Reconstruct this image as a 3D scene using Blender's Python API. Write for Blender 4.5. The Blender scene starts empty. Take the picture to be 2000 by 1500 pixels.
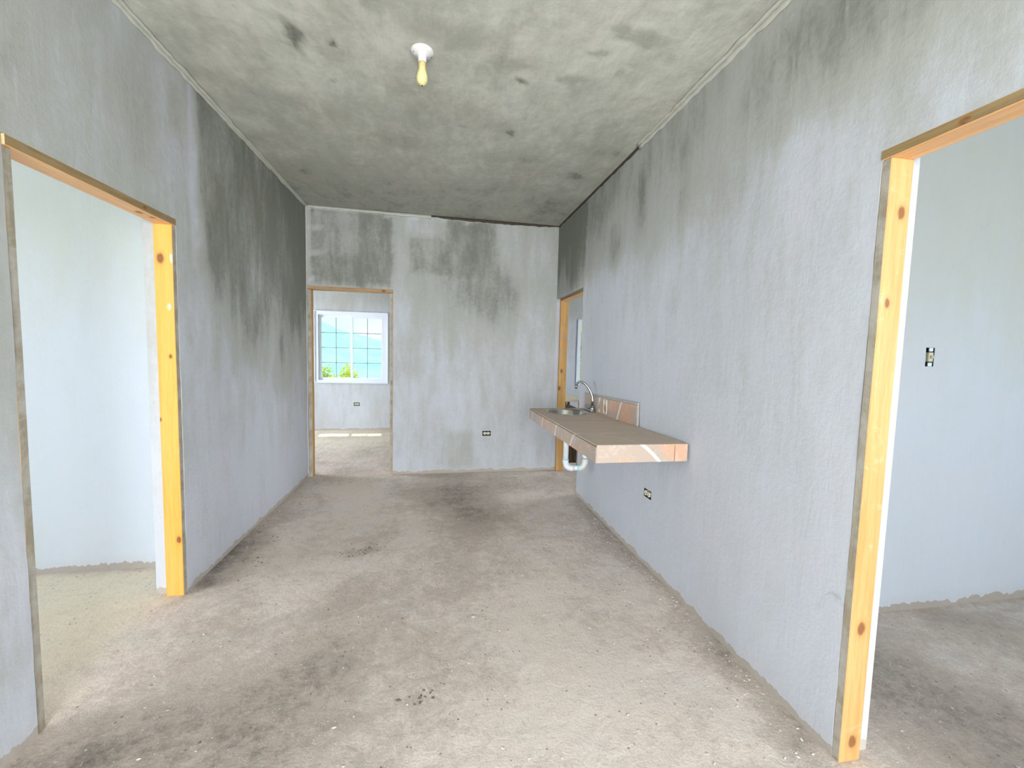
import bpy, bmesh, math, random
from mathutils import Vector, noise, Matrix
random.seed(7)
S = bpy.context.scene
COL = S.collection

# ------------------------------------------------------------------ camera, world, sun, window light, exposure
EYE = 1.4362
F, YAW, PITCH, ROLL = 822.36, 0.1779, 0.0740, 0.0247
cam_d = bpy.data.cameras.new('camera'); cam = bpy.data.objects.new('camera', cam_d); COL.objects.link(cam)
fw = Vector((math.sin(YAW)*math.cos(PITCH), math.cos(YAW)*math.cos(PITCH), -math.sin(PITCH)))
rt = Vector((math.cos(YAW), -math.sin(YAW), 0)); up = rt.cross(fw)
r2 = math.cos(ROLL)*rt + math.sin(ROLL)*up; u2 = -math.sin(ROLL)*rt + math.cos(ROLL)*up
M = Matrix((r2, u2, -fw)).transposed().to_4x4(); M.translation = Vector((0, 0, EYE))
cam.matrix_world = M
cam_d.sensor_fit = 'HORIZONTAL'; cam_d.sensor_width = 36; cam_d.lens = 36*F/2000; cam_d.clip_start = .02; cam_d.clip_end = 6000
S.camera = cam

S.view_settings.view_transform = 'Standard'; S.view_settings.look = 'None'
S.view_settings.exposure = 0.0; S.view_settings.gamma = 1; S.view_settings.use_curve_mapping = False

W = bpy.data.worlds.new('sky'); S.world = W; W.use_nodes = True
wn = W.node_tree; wn.nodes.clear()
wo = wn.nodes.new('ShaderNodeOutputWorld'); wb = wn.nodes.new('ShaderNodeBackground')
wt = wn.nodes.new('ShaderNodeTexCoord'); wz = wn.nodes.new('ShaderNodeTexNoise'); wr = wn.nodes.new('ShaderNodeValToRGB')
wz.inputs['Scale'].default_value = 5; wz.inputs['Detail'].default_value = 5
wr.color_ramp.elements[0].position = .40; wr.color_ramp.elements[0].color = (.82, .97, 1, 1)
wr.color_ramp.elements[1].position = .58; wr.color_ramp.elements[1].color = (.97, 1, 1, 1)
wn.links.new(wt.outputs['Generated'], wz.inputs['Vector']); wn.links.new(wz.outputs['Fac'], wr.inputs['Fac'])
wn.links.new(wr.outputs['Color'], wb.inputs['Color']); wb.inputs['Strength'].default_value = 1.25
wn.links.new(wb.outputs[0], wo.inputs[0])

sun_d = bpy.data.lights.new('sun', 'SUN'); sun_d.energy = 5.0; sun_d.angle = .01; sun_d.color = (1, .95, .84)
sun = bpy.data.objects.new('sun', sun_d); COL.objects.link(sun)
sun.rotation_euler = Vector((.12, -1, -2.9)).to_track_quat('-Z', 'Y').to_euler()

def added_lamp(loc, target, w, h, power, col):                 # area lamp added as the light of an opening of the house
    d = bpy.data.lights.new('daylight', 'AREA'); d.shape = 'RECTANGLE'; d.size = w; d.size_y = h; d.energy = power; d.color = col
    o = bpy.data.objects.new('daylight', d); COL.objects.link(o); o.location = loc
    o.rotation_euler = (Vector(target)-Vector(loc)).to_track_quat('-Z', 'Z').to_euler()
SKY, GROUND = (.70, .80, 1.0), (1.0, .95, .78)
def opening(loc, inward, w, h, p_sky, p_ground, tilt=.55):
    # lamps added at one unseen opening: bluish skylight slanting down through it, warm light off the sunlit ground slanting up
    l = Vector(loc); d = Vector(inward)
    added_lamp(l, l+d-Vector((0, 0, tilt)), w, h, p_sky, SKY)
    added_lamp(l-d*.02, l+d+Vector((0, 0, tilt)), w, h, p_ground, GROUND)
opening((0, -3.55, 1.45), (0, 1, 0), 2.4, 2.1, 225, 200)          # lamps at unseen front opening of the hall, behind the camera
opening((-4.98, .95, 1.5), (1, 0, 0), 1.7, 1.25, 78, 38)          # lamps at unseen side window, left room
opening((-3.1, -3.55, 1.5), (0, 1, 0), 1.4, 1.25, 34, 18)         # lamps at unseen front window, left room
opening((4.98, -.95, 1.5), (-1, 0, 0), 1.7, 1.25, 44, 28)         # lamps at unseen side window, right room
opening((3.1, -3.55, 1.5), (0, 1, 0), 1.4, 1.25, 42, 28)          # lamps at unseen front window, right room
opening((-4.98, 6.4, 1.5), (1, 0, 0), 1.4, 1.25, 150, 90)         # lamps at unseen side window, back room
opening((4.98, 5.2, 1.5), (-1, 0, 0), 1.4, 1.25, 66, 40)          # lamps at unseen side window, rear right room

# ------------------------------------------------------------------ helpers
def tag(o, label=None, cat=None, group=None, kind=None):
    if label: o['label'] = label
    if cat: o['category'] = cat
    if group: o['group'] = group
    if kind: o['kind'] = kind
    return o
def empty(name, loc, label=None, cat=None, kind=None, group=None):
    o = bpy.data.objects.new(name, None); COL.objects.link(o); o.location = loc; o.empty_display_size = .1
    return tag(o, label, cat, group, kind)
def put(name, bm, mats, parent=None, smooth=False, origin=None, recalc=True):
    if recalc: bmesh.ops.recalc_face_normals(bm, faces=bm.faces)
    if smooth:
        for f in bm.faces: f.smooth = True
    me = bpy.data.meshes.new(name)
    if origin is not None: bmesh.ops.translate(bm, verts=bm.verts, vec=-Vector(origin))
    bm.to_mesh(me); bm.free()
    for m in (mats if isinstance(mats, (list, tuple)) else [mats]): me.materials.append(m)
    o = bpy.data.objects.new(name, me); COL.objects.link(o)
    if origin is not None: o.location = origin
    if parent is not None: o.parent = parent
    return o
def box(bm, a, b, bev=0, mi=0, front=None, seg=1):
    r = bmesh.ops.create_cube(bm, size=1)
    vs = r['verts']; a = Vector(a); b = Vector(b)
    for v in vs: v.co = Vector((a[i]+(b[i]-a[i])*(v.co[i]+.5) for i in range(3)))
    fs = list({f for v in vs for f in v.link_faces})
    if bev:
        es = list({e for v in vs for e in v.link_edges})
        r = bmesh.ops.bevel(bm, geom=es+fs, offset=bev, segments=seg, affect='EDGES', profile=.6)
        fs = list(bm.faces) if front is not None else []
    bm.normal_update()
    for f in fs:
        f.material_index = mi if front is None else (1 if f.normal.dot(Vector(front)) > .9 else mi)
    return fs
def tube(bm, pts, rad, n=12, caps=True, mi=0):
    pts = [Vector(p) for p in pts]; rs = rad if isinstance(rad, (list, tuple)) else [rad]*len(pts)
    rings = []; ref = Vector((0, 0, 1))
    for i, p in enumerate(pts):
        t = (pts[min(i+1, len(pts)-1)]-pts[max(i-1, 0)]).normalized()
        if i == 0:
            x = t.cross(ref) if abs(t.dot(ref)) < .95 else t.cross(Vector((0, 1, 0)))
        else: x = x-t*x.dot(t)
        x.normalize(); y = t.cross(x)
        rings.append([bm.verts.new(p+(x*math.cos(2*math.pi*k/n)+y*math.sin(2*math.pi*k/n))*rs[i]) for k in range(n)])
    for a, b in zip(rings, rings[1:]):
        for k in range(n): bm.faces.new((a[k], a[(k+1) % n], b[(k+1) % n], b[k])).material_index = mi
    if caps: bm.faces.new(rings[0][::-1]).material_index = mi; bm.faces.new(rings[-1]).material_index = mi
def lathe(bm, prof, c=(0, 0, 0), n=32, sx=1, sy=1, close=False, mi=0):
    rings = []
    for r, z in prof:
        if r < 1e-6: rings.append([bm.verts.new((c[0], c[1], c[2]+z))])
        else: rings.append([bm.verts.new((c[0]+sx*r*math.cos(2*math.pi*k/n), c[1]+sy*r*math.sin(2*math.pi*k/n), c[2]+z)) for k in range(n)])
    pr = list(zip(rings, rings[1:]))
    if close: pr.append((rings[-1], rings[0]))
    for a, b in pr:
        for k in range(n):
            q = [a[k % len(a)], a[(k+1) % n % len(a)], b[(k+1) % n % len(b)], b[k % len(b)]]
            s = []
            for v in q:
                if v not in s: s.append(v)
            if len(s) > 2: bm.faces.new(s).material_index = mi
def arc(c, r, a0, a1, ax, ay, n=8):
    c = Vector(c); ax = Vector(ax); ay = Vector(ay)
    return [c+ax*r*math.cos(a0+(a1-a0)*i/n)+ay*r*math.sin(a0+(a1-a0)*i/n) for i in range(n+1)]

# ------------------------------------------------------------------ materials
class NT:
    def __init__(s, name):
        s.m = bpy.data.materials.new(name); s.m.use_nodes = True; s.t = s.m.node_tree; s.t.nodes.clear()
        s.out = s.t.nodes.new('ShaderNodeOutputMaterial')
    def n(s, ty, **kw):
        x = s.t.nodes.new('ShaderNode'+ty)
        for k, v in kw.items():
            if k in x.inputs: s.set(x.inputs[k], v)
            else: setattr(x, k, v)
        return x
    def set(s, inp, v):
        if isinstance(v, bpy.types.NodeSocket): s.t.links.new(v, inp)
        else: inp.default_value = v
    def pos(s): return s.n('NewGeometry').outputs['Position']
    def obj(s): return s.n('TexCoord').outputs['Object']
    def mapv(s, v, scale=(1, 1, 1), loc=(0, 0, 0), rot=(0, 0, 0)):
        m = s.n('Mapping'); s.set(m.inputs['Vector'], v); m.inputs['Scale'].default_value = scale
        m.inputs['Location'].default_value = loc; m.inputs['Rotation'].default_value = rot
        return m.outputs[0]
    def noise(s, v, scale, detail=4, rough=.55, dist=0):
        x = s.n('TexNoise'); s.set(x.inputs['Vector'], v); x.inputs['Scale'].default_value = scale
        x.inputs['Detail'].default_value = detail; x.inputs['Roughness'].default_value = rough; x.inputs['Distortion'].default_value = dist
        return x.outputs['Fac']
    def math(s, op, a, b=0.0, c=None, clamp=False):
        x = s.n('Math', operation=op, use_clamp=clamp); s.set(x.inputs[0], a); s.set(x.inputs[1], b)
        if c is not None: s.set(x.inputs[2], c)
        return x.outputs[0]
    def rng(s, v, a, b, c=0.0, d=1.0, smooth=False):
        x = s.n('MapRange'); x.interpolation_type = 'SMOOTHSTEP' if smooth else 'LINEAR'
        s.set(x.inputs[0], v)
        for i, k in enumerate((a, b, c, d)): s.set(x.inputs[i+1], k)
        return x.outputs[0]
    def mix(s, f, a, b, bt='MIX'):
        x = s.n('Mix', data_type='RGBA', blend_type=bt)
        s.set(x.inputs[0], f); s.set(x.inputs[6], a if not isinstance(a, tuple) else (*a[:3], 1)); s.set(x.inputs[7], b if not isinstance(b, tuple) else (*b[:3], 1))
        return x.outputs[2]
    def attr(s, name): return s.n('Attribute', attribute_name=name).outputs['Fac']
    def bump(s, h, strength=.3, dist=.01, normal=None):
        x = s.n('Bump'); x.inputs['Strength'].default_value = strength; x.inputs['Distance'].default_value = dist; s.set(x.inputs['Height'], h)
        if normal is not None: s.set(x.inputs['Normal'], normal)
        return x.outputs[0]
    def done(s, col, rough=.8, metal=0, normal=None, spec=.3, **kw):
        p = s.n('BsdfPrincipled'); s.set(p.inputs['Base Color'], (*col[:3], 1) if isinstance(col, tuple) else col)
        s.set(p.inputs['Roughness'], rough); s.set(p.inputs['Metallic'], metal); s.set(p.inputs['Specular IOR Level'], spec)
        if normal is not None: s.set(p.inputs['Normal'], normal)
        for k, v in kw.items(): s.set(p.inputs[k], v)
        s.t.links.new(p.outputs[0], s.out.inputs[0]); return s.m

def plaster(name, light, mid, dark, stroke=(1, 1, .22), base_z=None, tint=None, amt=1.0):
    """trowelled cement plaster: python-painted stains, and light tint on walls (attribute 'stain') broken up by brush strokes and grain"""
    t = NT(name); P = t.pos()
    st = t.attr('stain_and_tint')
    ps = t.mapv(P, stroke)
    strokes = t.noise(ps, 9, 5, .62, .4); cloud = t.noise(t.mapv(P, (1, 1, .6)), 2.2, 4, .6, .5)
    mott = t.noise(P, 28, 4, .65); grain = t.noise(P, 420, 2, .6)
    v = t.math('ADD', st, t.math('MULTIPLY', t.math('SUBTRACT', strokes, .5), .85*amt))
    v = t.math('ADD', v, t.math('MULTIPLY', t.math('SUBTRACT', cloud, .5), .75*amt))
    v = t.math('ADD', v, t.math('MULTIPLY', t.math('SUBTRACT', mott, .5), .38*amt))
    c = t.mix(t.rng(v, -.30, .46, smooth=True), light, mid)
    c = t.mix(t.rng(v, .40, 1.05, smooth=True), c, dark)
    hue = t.noise(P, 1.7, 3, .6)
    c = t.mix(t.rng(hue, .5, .8, 0, .35), c, t.mix(1.0, c, (1.10, .97, .95), 'MULTIPLY'))
    # smudges: small dark trowel bruises
    sm = t.noise(t.mapv(P, (1, 1, .55)), 5.5, 6, .72, .8)
    c = t.mix(t.rng(sm, .66, .76, 0, .35*amt), c, (dark[0]*.8, dark[1]*.8, dark[2]*.78))
    # pale trowel drag lines
    dl = t.noise(t.mapv(P, (1, 1, .07)), 34, 3, .5)
    c = t.mix(t.rng(dl, .66, .76, 0, .22), c, (.74, .74, .72))
    c = t.mix(t.rng(grain, .3, .7, 0, .16), c, t.mix(1.0, c, (.70, .70, .70), 'MULTIPLY'))
    if base_z is not None:                                    # plaster stops short of the floor, brown scratch coat shows
        z = t.n('SeparateXYZ'); t.set(z.inputs[0], P)
        edge = t.noise(t.mapv(P, (1, 1, .4)), 7, 4, .75)
        lim = t.math('MULTIPLY_ADD', edge, base_z*2.4, -base_z*.45)
        k = t.math('LESS_THAN', z.outputs[2], lim)
        c = t.mix(k, c, t.mix(mott, (.33, .26, .20), (.50, .42, .33)))
        halo = t.rng(t.math('SUBTRACT', z.outputs[2], lim), 0, .07, .35, 0)
        c = t.mix(halo, c, (.62, .62, .62))
    if tint: c = t.mix(1.0, c, tint, 'MULTIPLY')
    h = t.math('ADD', t.math('MULTIPLY', strokes, .9), t.math('MULTIPLY', mott, .5)); h = t.math('ADD', h, t.math('MULTIPLY', grain, .10))
    return t.done(c, .88, normal=t.bump(h, .45, .006), spec=.18)

M_HALL = plaster('hall plaster', (.605, .635, .695), (.455, .47, .44), (.235, .245, .215), base_z=.045)  # bluish and greenish tones carry sky and bounce light tint in the colour
M_ROOM = plaster('side room plaster', (.69, .75, .82), (.64, .68, .64), (.40, .42, .37), base_z=.055, amt=.6)  # blue low, greener high: light tint put into the plaster colours
M_CEIL = plaster('ceiling plaster', (.66, .675, .60), (.45, .46, .40), (.19, .195, .17), stroke=(1, .45, 1), amt=1.25)
M_PATCH = plaster('fresh joint plaster', (.62, .63, .56), (.50, .51, .45), (.3, .3, .27))

def floor_mat():
    t = NT('rough concrete floor'); P = t.pos(); st = t.attr('stain_and_tint'); pale = t.attr('pale')
    cloud = t.noise(P, 1.6, 5, .62, .4); m = t.noise(P, 14, 6, .7, .3); g = t.noise(P, 120, 4, .7); g2 = t.noise(P, 46, 5, .75)
    v = t.math('ADD', st, t.math('MULTIPLY', t.math('SUBTRACT', cloud, .5), 1.7))
    v = t.math('ADD', v, t.math('MULTIPLY', t.math('SUBTRACT', m, .5), 1.3))
    v = t.math('ADD', v, t.math('MULTIPLY', t.math('SUBTRACT', g2, .5), .9))
    c = t.mix(t.rng(v, -.3, .45, smooth=True), (.80, .70, .625), (.57, .485, .42))
    c = t.mix(t.rng(v, .30, 1.5, smooth=True), c, (.155, .14, .12))
    c = t.mix(pale, c, t.mix(t.rng(v, .1, .9), (.90, .80, .60), (.52, .46, .36)))  # window-lit floor tone painted in
    c = t.mix(t.rng(g, .35, .7, 0, .5), c, t.mix(1.0, c, (.62, .61, .60), 'MULTIPLY'))
    hue = t.noise(P, 2.9, 3, .6)
    c = t.mix(t.rng(hue, .5, .75, 0, .5), c, t.mix(1.0, c, (.90, 1.0, 1.08), 'MULTIPLY'))
    vo = t.n('TexVoronoi'); t.set(vo.inputs['Vector'], P); vo.inputs['Scale'].default_value = 60; vo.inputs['Randomness'].default_value = 1
    fleck = t.math('MULTIPLY', t.math('LESS_THAN', vo.outputs['Distance'], .16), t.math('GREATER_THAN', t.noise(P, 30, 2), .56))
    c = t.mix(t.math('MULTIPLY', fleck, .65), c, (.78, .76, .72))
    vo2 = t.n('TexVoronoi'); t.set(vo2.inputs['Vector'], t.mapv(P, (1, 1, 1), (3, 5, 0))); vo2.inputs['Scale'].default_value = 26
    pit = t.math('MULTIPLY', t.math('LESS_THAN', vo2.outputs['Distance'], .13), t.math('GREATER_THAN', t.noise(P, 9, 2), .55))
    c = t.mix(t.math('MULTIPLY', pit, .6), c, (.13, .11, .09))
    h = t.math('ADD', t.math('MULTIPLY', m, 1.0), t.math('MULTIPLY', g, .22)); h = t.math('ADD', h, t.math('MULTIPLY', g2, .35))
    return t.done(c, .93, normal=t.bump(h, .6, .011), spec=.15)
M_FLOOR = floor_mat()

def wood(name, a, b, axis=2, knots=(), grime=None, gloss=.5, chips=()):
    t = NT(name); P = t.pos(); sc = [26, 26, 26]; sc[axis] = 1.3
    g = t.noise(t.mapv(P, tuple(sc)), 1.6, 5, .6, .9); f = t.noise(t.mapv(P, tuple(x*5 for x in sc)), 2, 3, .6)
    c = t.mix(t.rng(g, .3, .7), a, b); c = t.mix(t.rng(f, .4, .75, 0, .28), c, t.mix(1.0, c, (.62, .52, .42), 'MULTIPLY'))
    for (k, r) in knots:
        s = [1/r, 1/r, 1/r]; s[axis] = .62/r
        d = t.n('VectorMath', operation='LENGTH')
        n = t.n('VectorMath', operation='ADD'); t.set(n.inputs[0], t.mapv(P, tuple(s), tuple(-k[i]*s[i] for i in range(3))))
        t.set(n.inputs[1], t.mapv(P, (0, 0, 0))); t.set(d.inputs[0], n.outputs[0])
        dd = t.math('ADD', d.outputs['Value'], t.math('MULTIPLY', t.math('SUBTRACT', f, .5), .9))
        c = t.mix(t.rng(dd, .75, 1.15, .92, 0), c, (.13, .045, .02))
        c = t.mix(t.rng(dd, 1.1, 2.0, .28, 0), c, (.45, .20, .06))
    for (k, r) in chips:
        d = t.n('VectorMath', operation='LENGTH'); s = (1/r, 1/r, .5/r)
        t.set(d.inputs[0], t.mapv(P, s, tuple(-k[i]*s[i] for i in range(3))))
        dd = t.math('ADD', d.outputs['Value'], t.math('MULTIPLY', t.math('SUBTRACT', f, .5), 1.5))
        c = t.mix(t.rng(dd, .8, 1.0, .9, 0), c, (.62, .58, .44))
    if grime:
        q = t.noise(P, 10, 5, .7, .4); c = t.mix(t.rng(q, grime[0], grime[1], 0, grime[2]), c, grime[3])
    return t.done(c, gloss, normal=t.bump(t.math('ADD', g, t.math('MULTIPLY', f, .4)), .25, .002), spec=.3)
PINE_A, PINE_B = (.93, .56, .19), (.80, .42, .11)
M_PINE_L = wood('pine left jamb', (.88, .47, .12), (.80, .38, .07), 2, (((-1.473, 2.611, 1.898), .017), ((-1.44, 2.611, 1.37), .008), ((-1.43, 2.611, .33), .012), ((-1.50, 2.611, 1.02), .007)),
                (.62, .75, .35, (.70, .60, .42)), chips=(((-1.418, 2.611, 1.90), .013), ((-1.437, 2.611, 1.64), .010)))
M_PINE_R = wood('pine right jamb', (.66, .40, .17), (.54, .30, .10), 2, (((1.487, 1.17, 1.923), .014), ((1.463, 1.17, 1.63), .010), ((1.478, 1.17, .50), .016), ((1.482, 1.17, .075), .016)),
                (.60, .75, .35, (.75, .64, .48)))
M_PINE = wood('pine', (.80, .50, .20), (.62, .33, .10), 2, (((1.49, 4.92, 1.23), .014), ((1.475, 4.92, .62), .01), ((1.47, 4.92, 1.02), .016)), (.5, .7, .5, (.45, .36, .24)))
M_PINE_H = wood('pine header', (.86, .56, .29), (.72, .40, .17), 1, (((-1.45, 2.42, 2.08), .013), ((-1.44, 2.50, 2.08), .010)), (.55, .75, .5, (.5, .38, .25)))
M_PINE_X = wood('pine back header', (.55, .36, .20), (.38, .22, .11), 0, (((-.59, 4.93, 2.085), .016),), (.5, .7, .5, (.3, .22, .14)))
M_OLD = wood('weathered timber', (.40, .28, .13), (.24, .16, .075), 1, (((-1.42, 2.40, 2.10), .012), ((1.433, .98, 2.108), .010)), (.5, .65, .5, (.34, .28, .18)))
M_SMEAR = wood('plaster smeared timber', (.40, .35, .27), (.32, .28, .21), 2, (), (.40, .60, .8, (.50, .48, .43)), .85)
M_BENCH = wood('dark brown boards', (.13, .085, .05), (.06, .04, .025), 2, (), (.5, .7, .3, (.2, .15, .1)))  # dark brown boards below the stand top
M_PLY = wood('pale board', (.82, .74, .52), (.74, .62, .38), 0, (), (.6, .75, .5, (.6, .5, .35)))

def simple(name, col, rough=.5, metal=0, spec=.4, nz=None, **kw):
    t = NT(name); c = (*col, 1)
    if nz: c = t.mix(t.rng(t.noise(t.obj(), nz[0], 4, .65), .35, .7, 0, nz[1]), col, tuple(x*nz[2] for x in col))
    else: c = col
    return t.done(c, rough, metal, spec=spec, **kw)
M_PVC = simple('white window plastic', (.80, .86, .95), .35, nz=(9, .3, .9))
M_MUNTIN = simple('muntin', (.32, .34, .38), .4)
M_PIPE = simple('white drain pipe', (.83, .86, .87), .35, nz=(20, .5, .85))
M_PIPE2 = simple('cream drain pipe', (.74, .74, .66), .4, nz=(20, .5, .85))
M_CEMENT = simple('cyan pipe cement', (.25, .75, .80), .4)
M_STEEL = simple('brushed steel', (.52, .50, .48), .22, 1, nz=(30, .4, .8))
M_CHROME = simple('chrome', (.38, .40, .41), .08, 1)
M_DARKMET = simple('dark metal', (.10, .10, .10), .35, .8)
M_BOX = simple('dark box', (.035, .032, .028), .8)
M_GALV = simple('galvanised metal', (.55, .60, .62), .35, .9, nz=(30, .5, .7))
M_CREAM = simple('cream device', (.72, .70, .50), .45)
M_SLOT = simple('slot', (.05, .045, .03), .7)
M_WIRE = simple('copper wire', (.45, .16, .07), .4)
M_PORC = simple('white porcelain', (.82, .80, .80), .28, nz=(25, .3, .88))
M_BULB = simple('yellow bulb glass', (.80, .74, .36), .22, nz=(60, .25, .8))
M_BULBN = simple('ochre bulb neck', (.78, .58, .24), .35)
M_MORTAR = simple('mortar', (.52, .50, .46), .9, nz=(40, .7, .65))
M_JOINT_STRIP = simple('dark joint strip', (.085, .065, .045), .85, nz=(30, .6, .6))  # dark brown strip laid along the wall and ceiling joint
M_STONE = simple('pebble', (.70, .66, .60), .7, nz=(3, .8, .55))
M_STONE2 = simple('dark debris', (.17, .125, .09), .85)
M_CONC = simple('slab concrete', (.40, .38, .35), .9, nz=(25, .6, .7))

def glass():
    t = NT('window glass'); tr = t.n('BsdfTransparent'); gl = t.n('BsdfGlossy'); gl.inputs['Roughness'].default_value = .02
    lw = t.n('LayerWeight'); lw.inputs[0].default_value = .5; fr = t.math('MULTIPLY_ADD', t.math('POWER', lw.outputs['Facing'], 4.0), .5, .03); mx = t.n('MixShader'); tr.inputs[0].default_value = (.93, .98, .98, 1)
    t.t.links.new(fr, mx.inputs[0]); t.t.links.new(tr.outputs[0], mx.inputs[1]); t.t.links.new(gl.outputs[0], mx.inputs[2]); t.t.links.new(mx.outputs[0], t.out.inputs[0])
    return t.m
M_GLASS = glass()

def tile_mat(name, dusty):
    t = NT(name); P = t.pos()
    w = t.n('TexWave', wave_type='RINGS', rings_direction='SPHERICAL'); t.set(w.inputs['Vector'], t.mapv(P, (1, 1, 1), (-.55, -2.05, -.35)))
    w.inputs['Scale'].default_value = .95; w.inputs['Distortion'].default_value = 2.6; w.inputs['Detail'].default_value = 1; w.inputs['Detail Scale'].default_value = .9
    f = w.outputs['Fac']
    zone = t.rng(t.noise(P, 4.2, 1, .5, .3), .47, .53)
    c = t.mix(zone, (.62, .39, .27), (.50, .40, .33))
    c = t.mix(t.rng(t.noise(P, 16, 5, .7, 1.0), .52, .66, 0, .4), c, (.74, .62, .54))
    c = t.mix(t.rng(f, .988, .997), c, (.80, .73, .67))
    if dusty: c = t.mix(t.rng(t.noise(P, 5, 5, .7), .3, .6, .72, .93), c, t.mix(t.noise(P, 60, 4, .7), (.50, .41, .33), (.60, .50, .41)))
    return t.done(c, (.7 if dusty else .16), spec=(.2 if dusty else .5))
M_TILE = tile_mat('peach glazed tile', False); M_TILED = tile_mat('dusty peach tile', True)

# ------------------------------------------------------------------ fields for stains and painted light tint
def sm(a, b, x):
    k = max(0., min(1., (x-a)/(b-a))); return k*k*(3-2*k)
def nz(x, y, s, o=0): return noise.noise(Vector((x*s+o, y*s-o, o*1.7)))
def blob(u, v, cu, cv, ru, rv, soft=.5):
    d = math.hypot((u-cu)/ru, (v-cv)/rv); return 1-sm(1-soft, 1+soft*.4, d)
def rect(u, v, u0, u1, v0, v1, s=.03):
    j = .03*nz(u, v, 9, 2)+.02*nz(u, v, 30, 5); u += j; v += j
    return sm(u0-s, u0+s, u)*(1-sm(u1-s, u1+s, u))*sm(v0-s, v0+s, v)*(1-sm(v1-s, v1+s, v))
def st_left(y, z):
    w = .10*nz(y, z*.3, 3, 1)
    s = .26*sm(1.3, 2.3, z+.3*nz(y, z, 1.5, 8))+.16*sm(2.4, 1.8, y)  # height term paints the bluish-to-greenish light tint, stains follow
    s += .62*sm(2.86, 2.90+.35*sm(2.4, 1.4, z), y+.5*w)*sm(1.15+w*3, 1.9, z+.35*nz(y, z*.15, 7, 4))
    s += .22*sm(3.8, 4.6, y)*sm(.7, 1.5, z)
    s += .30*blob(y, z, 2.35, 2.5, .16, .28)+.35*blob(y, z, 2.68, 2.72, .07, .14)+.25*blob(y, z, 4.2, 1.25, .3, .35)
    s += .16*blob(y, z, 3.4, 1.55, .25, .45, .9)
    s -= .25*rect(y, z, 2.80, 2.86, 1.9, 2.95, .02)
    s -= .22*(1-sm(.4, 1.2, z))
    return s
def st_right(y, z):
    s = .44*sm(1.9, 2.45, z+.35*nz(y, z*.4, 2.2, 3)-.12*sm(2.5, 1, y)) + .26*sm(2.35, 2.8, z)*sm(1.4, 2.2, y)  # rise with height is light tint painted in, patches are stains
    s += .40*rect(y, z, 4.02, 5.0, 2.1, 3, .02)+.2*sm(3.0, 4.0, y)*sm(2.0, 2.3, z)
    s += .35*blob(y, z, 3.32, 2.32, .16, .22)+.3*blob(y, z, 2.9, 2.45, .12, .35)+.2*blob(y, z, 2.35, 2.5, .1, .3)
    s += .28*blob(y, z, 1.55, 2.6, .4, .3)+.2*blob(y, z, 1.05, 2.7, .5, .35)
    s -= .22*(1-sm(.8, 2.0, z))
    return s-.12
def st_back(x, z):
    s = .13+.12*sm(1.5, 2.2, z+.3*nz(x, z, 2, 8))+.50*rect(x, z, -1.36, -.50, 2.12, 2.93)*(1-.35*rect(x, z, -1.36, -.86, 2.45, 2.9))  # height term is painted light tint, rectangles are stains
    x2, z2 = x+.06*nz(x, z, 4, 21)+.03*nz(x, z, 15, 22), z+.10*nz(x, z, 4, 23)+.04*nz(x, z, 15, 24)
    s += .44*max(rect(x2, z, .10, .69, 2.25, 2.95, .05), blob(x2, z2, .52, 2.15, .48, .42, .6))+.26*blob(x2, z2, .45, 1.75, .6, .35, .9)
    s += .30*rect(x, z, -.30, .12, 2.3, 2.72, .05)
    s -= .10*rect(x, z, .71, 1.36, 2.32, 2.9, .02)+.20*rect(x, z, -.36, -.02, 2.72, 2.92, .02)+.1*rect(x, z, -.48, -.30, 1.6, 2.9, .04)-.14*sm(1.9, 2.4, z)
    s -= .50*rect(x, z, -1.6, .6, 2.915, 3, .008)+.5*rect(x, z, -1.42, -1.365, 2.1, 3, .008)
    for zz in (2.72, 2.45, 2.27, 2.15): s -= .45*rect(x, z, -1.4, -1.25, zz-.012, zz+.012, .008)
    s += .28*rect(x, z, .1, .45, .05, .50, .06)-.15*(1-sm(.8, 1.8, z))
    return s
def room_tint(a, z): return -.22+.50*sm(1.1, 2.1, z+.35*nz(a, z, 1.3, 4))  # light tint by height, painted into the side room walls
def st_ceil(x, y):
    x, y = x+.045*nz(x, y, 9, 2)+.025*nz(x, y, 26, 5), y+.045*nz(x, y, 9, 12)+.025*nz(x, y, 26, 15)
    s = .02+.30*sm(3.0, 4.3, y+.3*nz(x, y, 1.5, 2))+.15*sm(2.1, 3, y)  # overall tone darkens towards the far end
    for cx, cy, a, b, k in ((-.70, 2.33, .035, .13, .8), (-.548, 2.333, .03, .035, .8), (.93, 1.98, .16, .06, .6), (.78, 2.118, .07, .03, .6), (.454, 2.435, .05, .035, .9),
                            (.143, 3.0, .05, .03, .5), (.35, 2.30, .12, .07, .35), (1.11, 3.58, .12, .1, .4), (1.2, 3.1, .2, .12, .35), (.48, 3.0, .05, .05, .6), (-.3, 2.05, .06, .05, .4), (.95, 2.25, .05, .03, .5),
                            (-.6, 2.65, .05, .02, .5), (.70, 2.35, .1, .04, .4), (.05, 2.15, .25, .12, .2), (-.25, 3.3, .3, .12, .25), (.6, 3.35, .25, .1, .25)):
        s += k*blob(x, y, cx, cy, a, b, .6)
    return s
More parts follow.
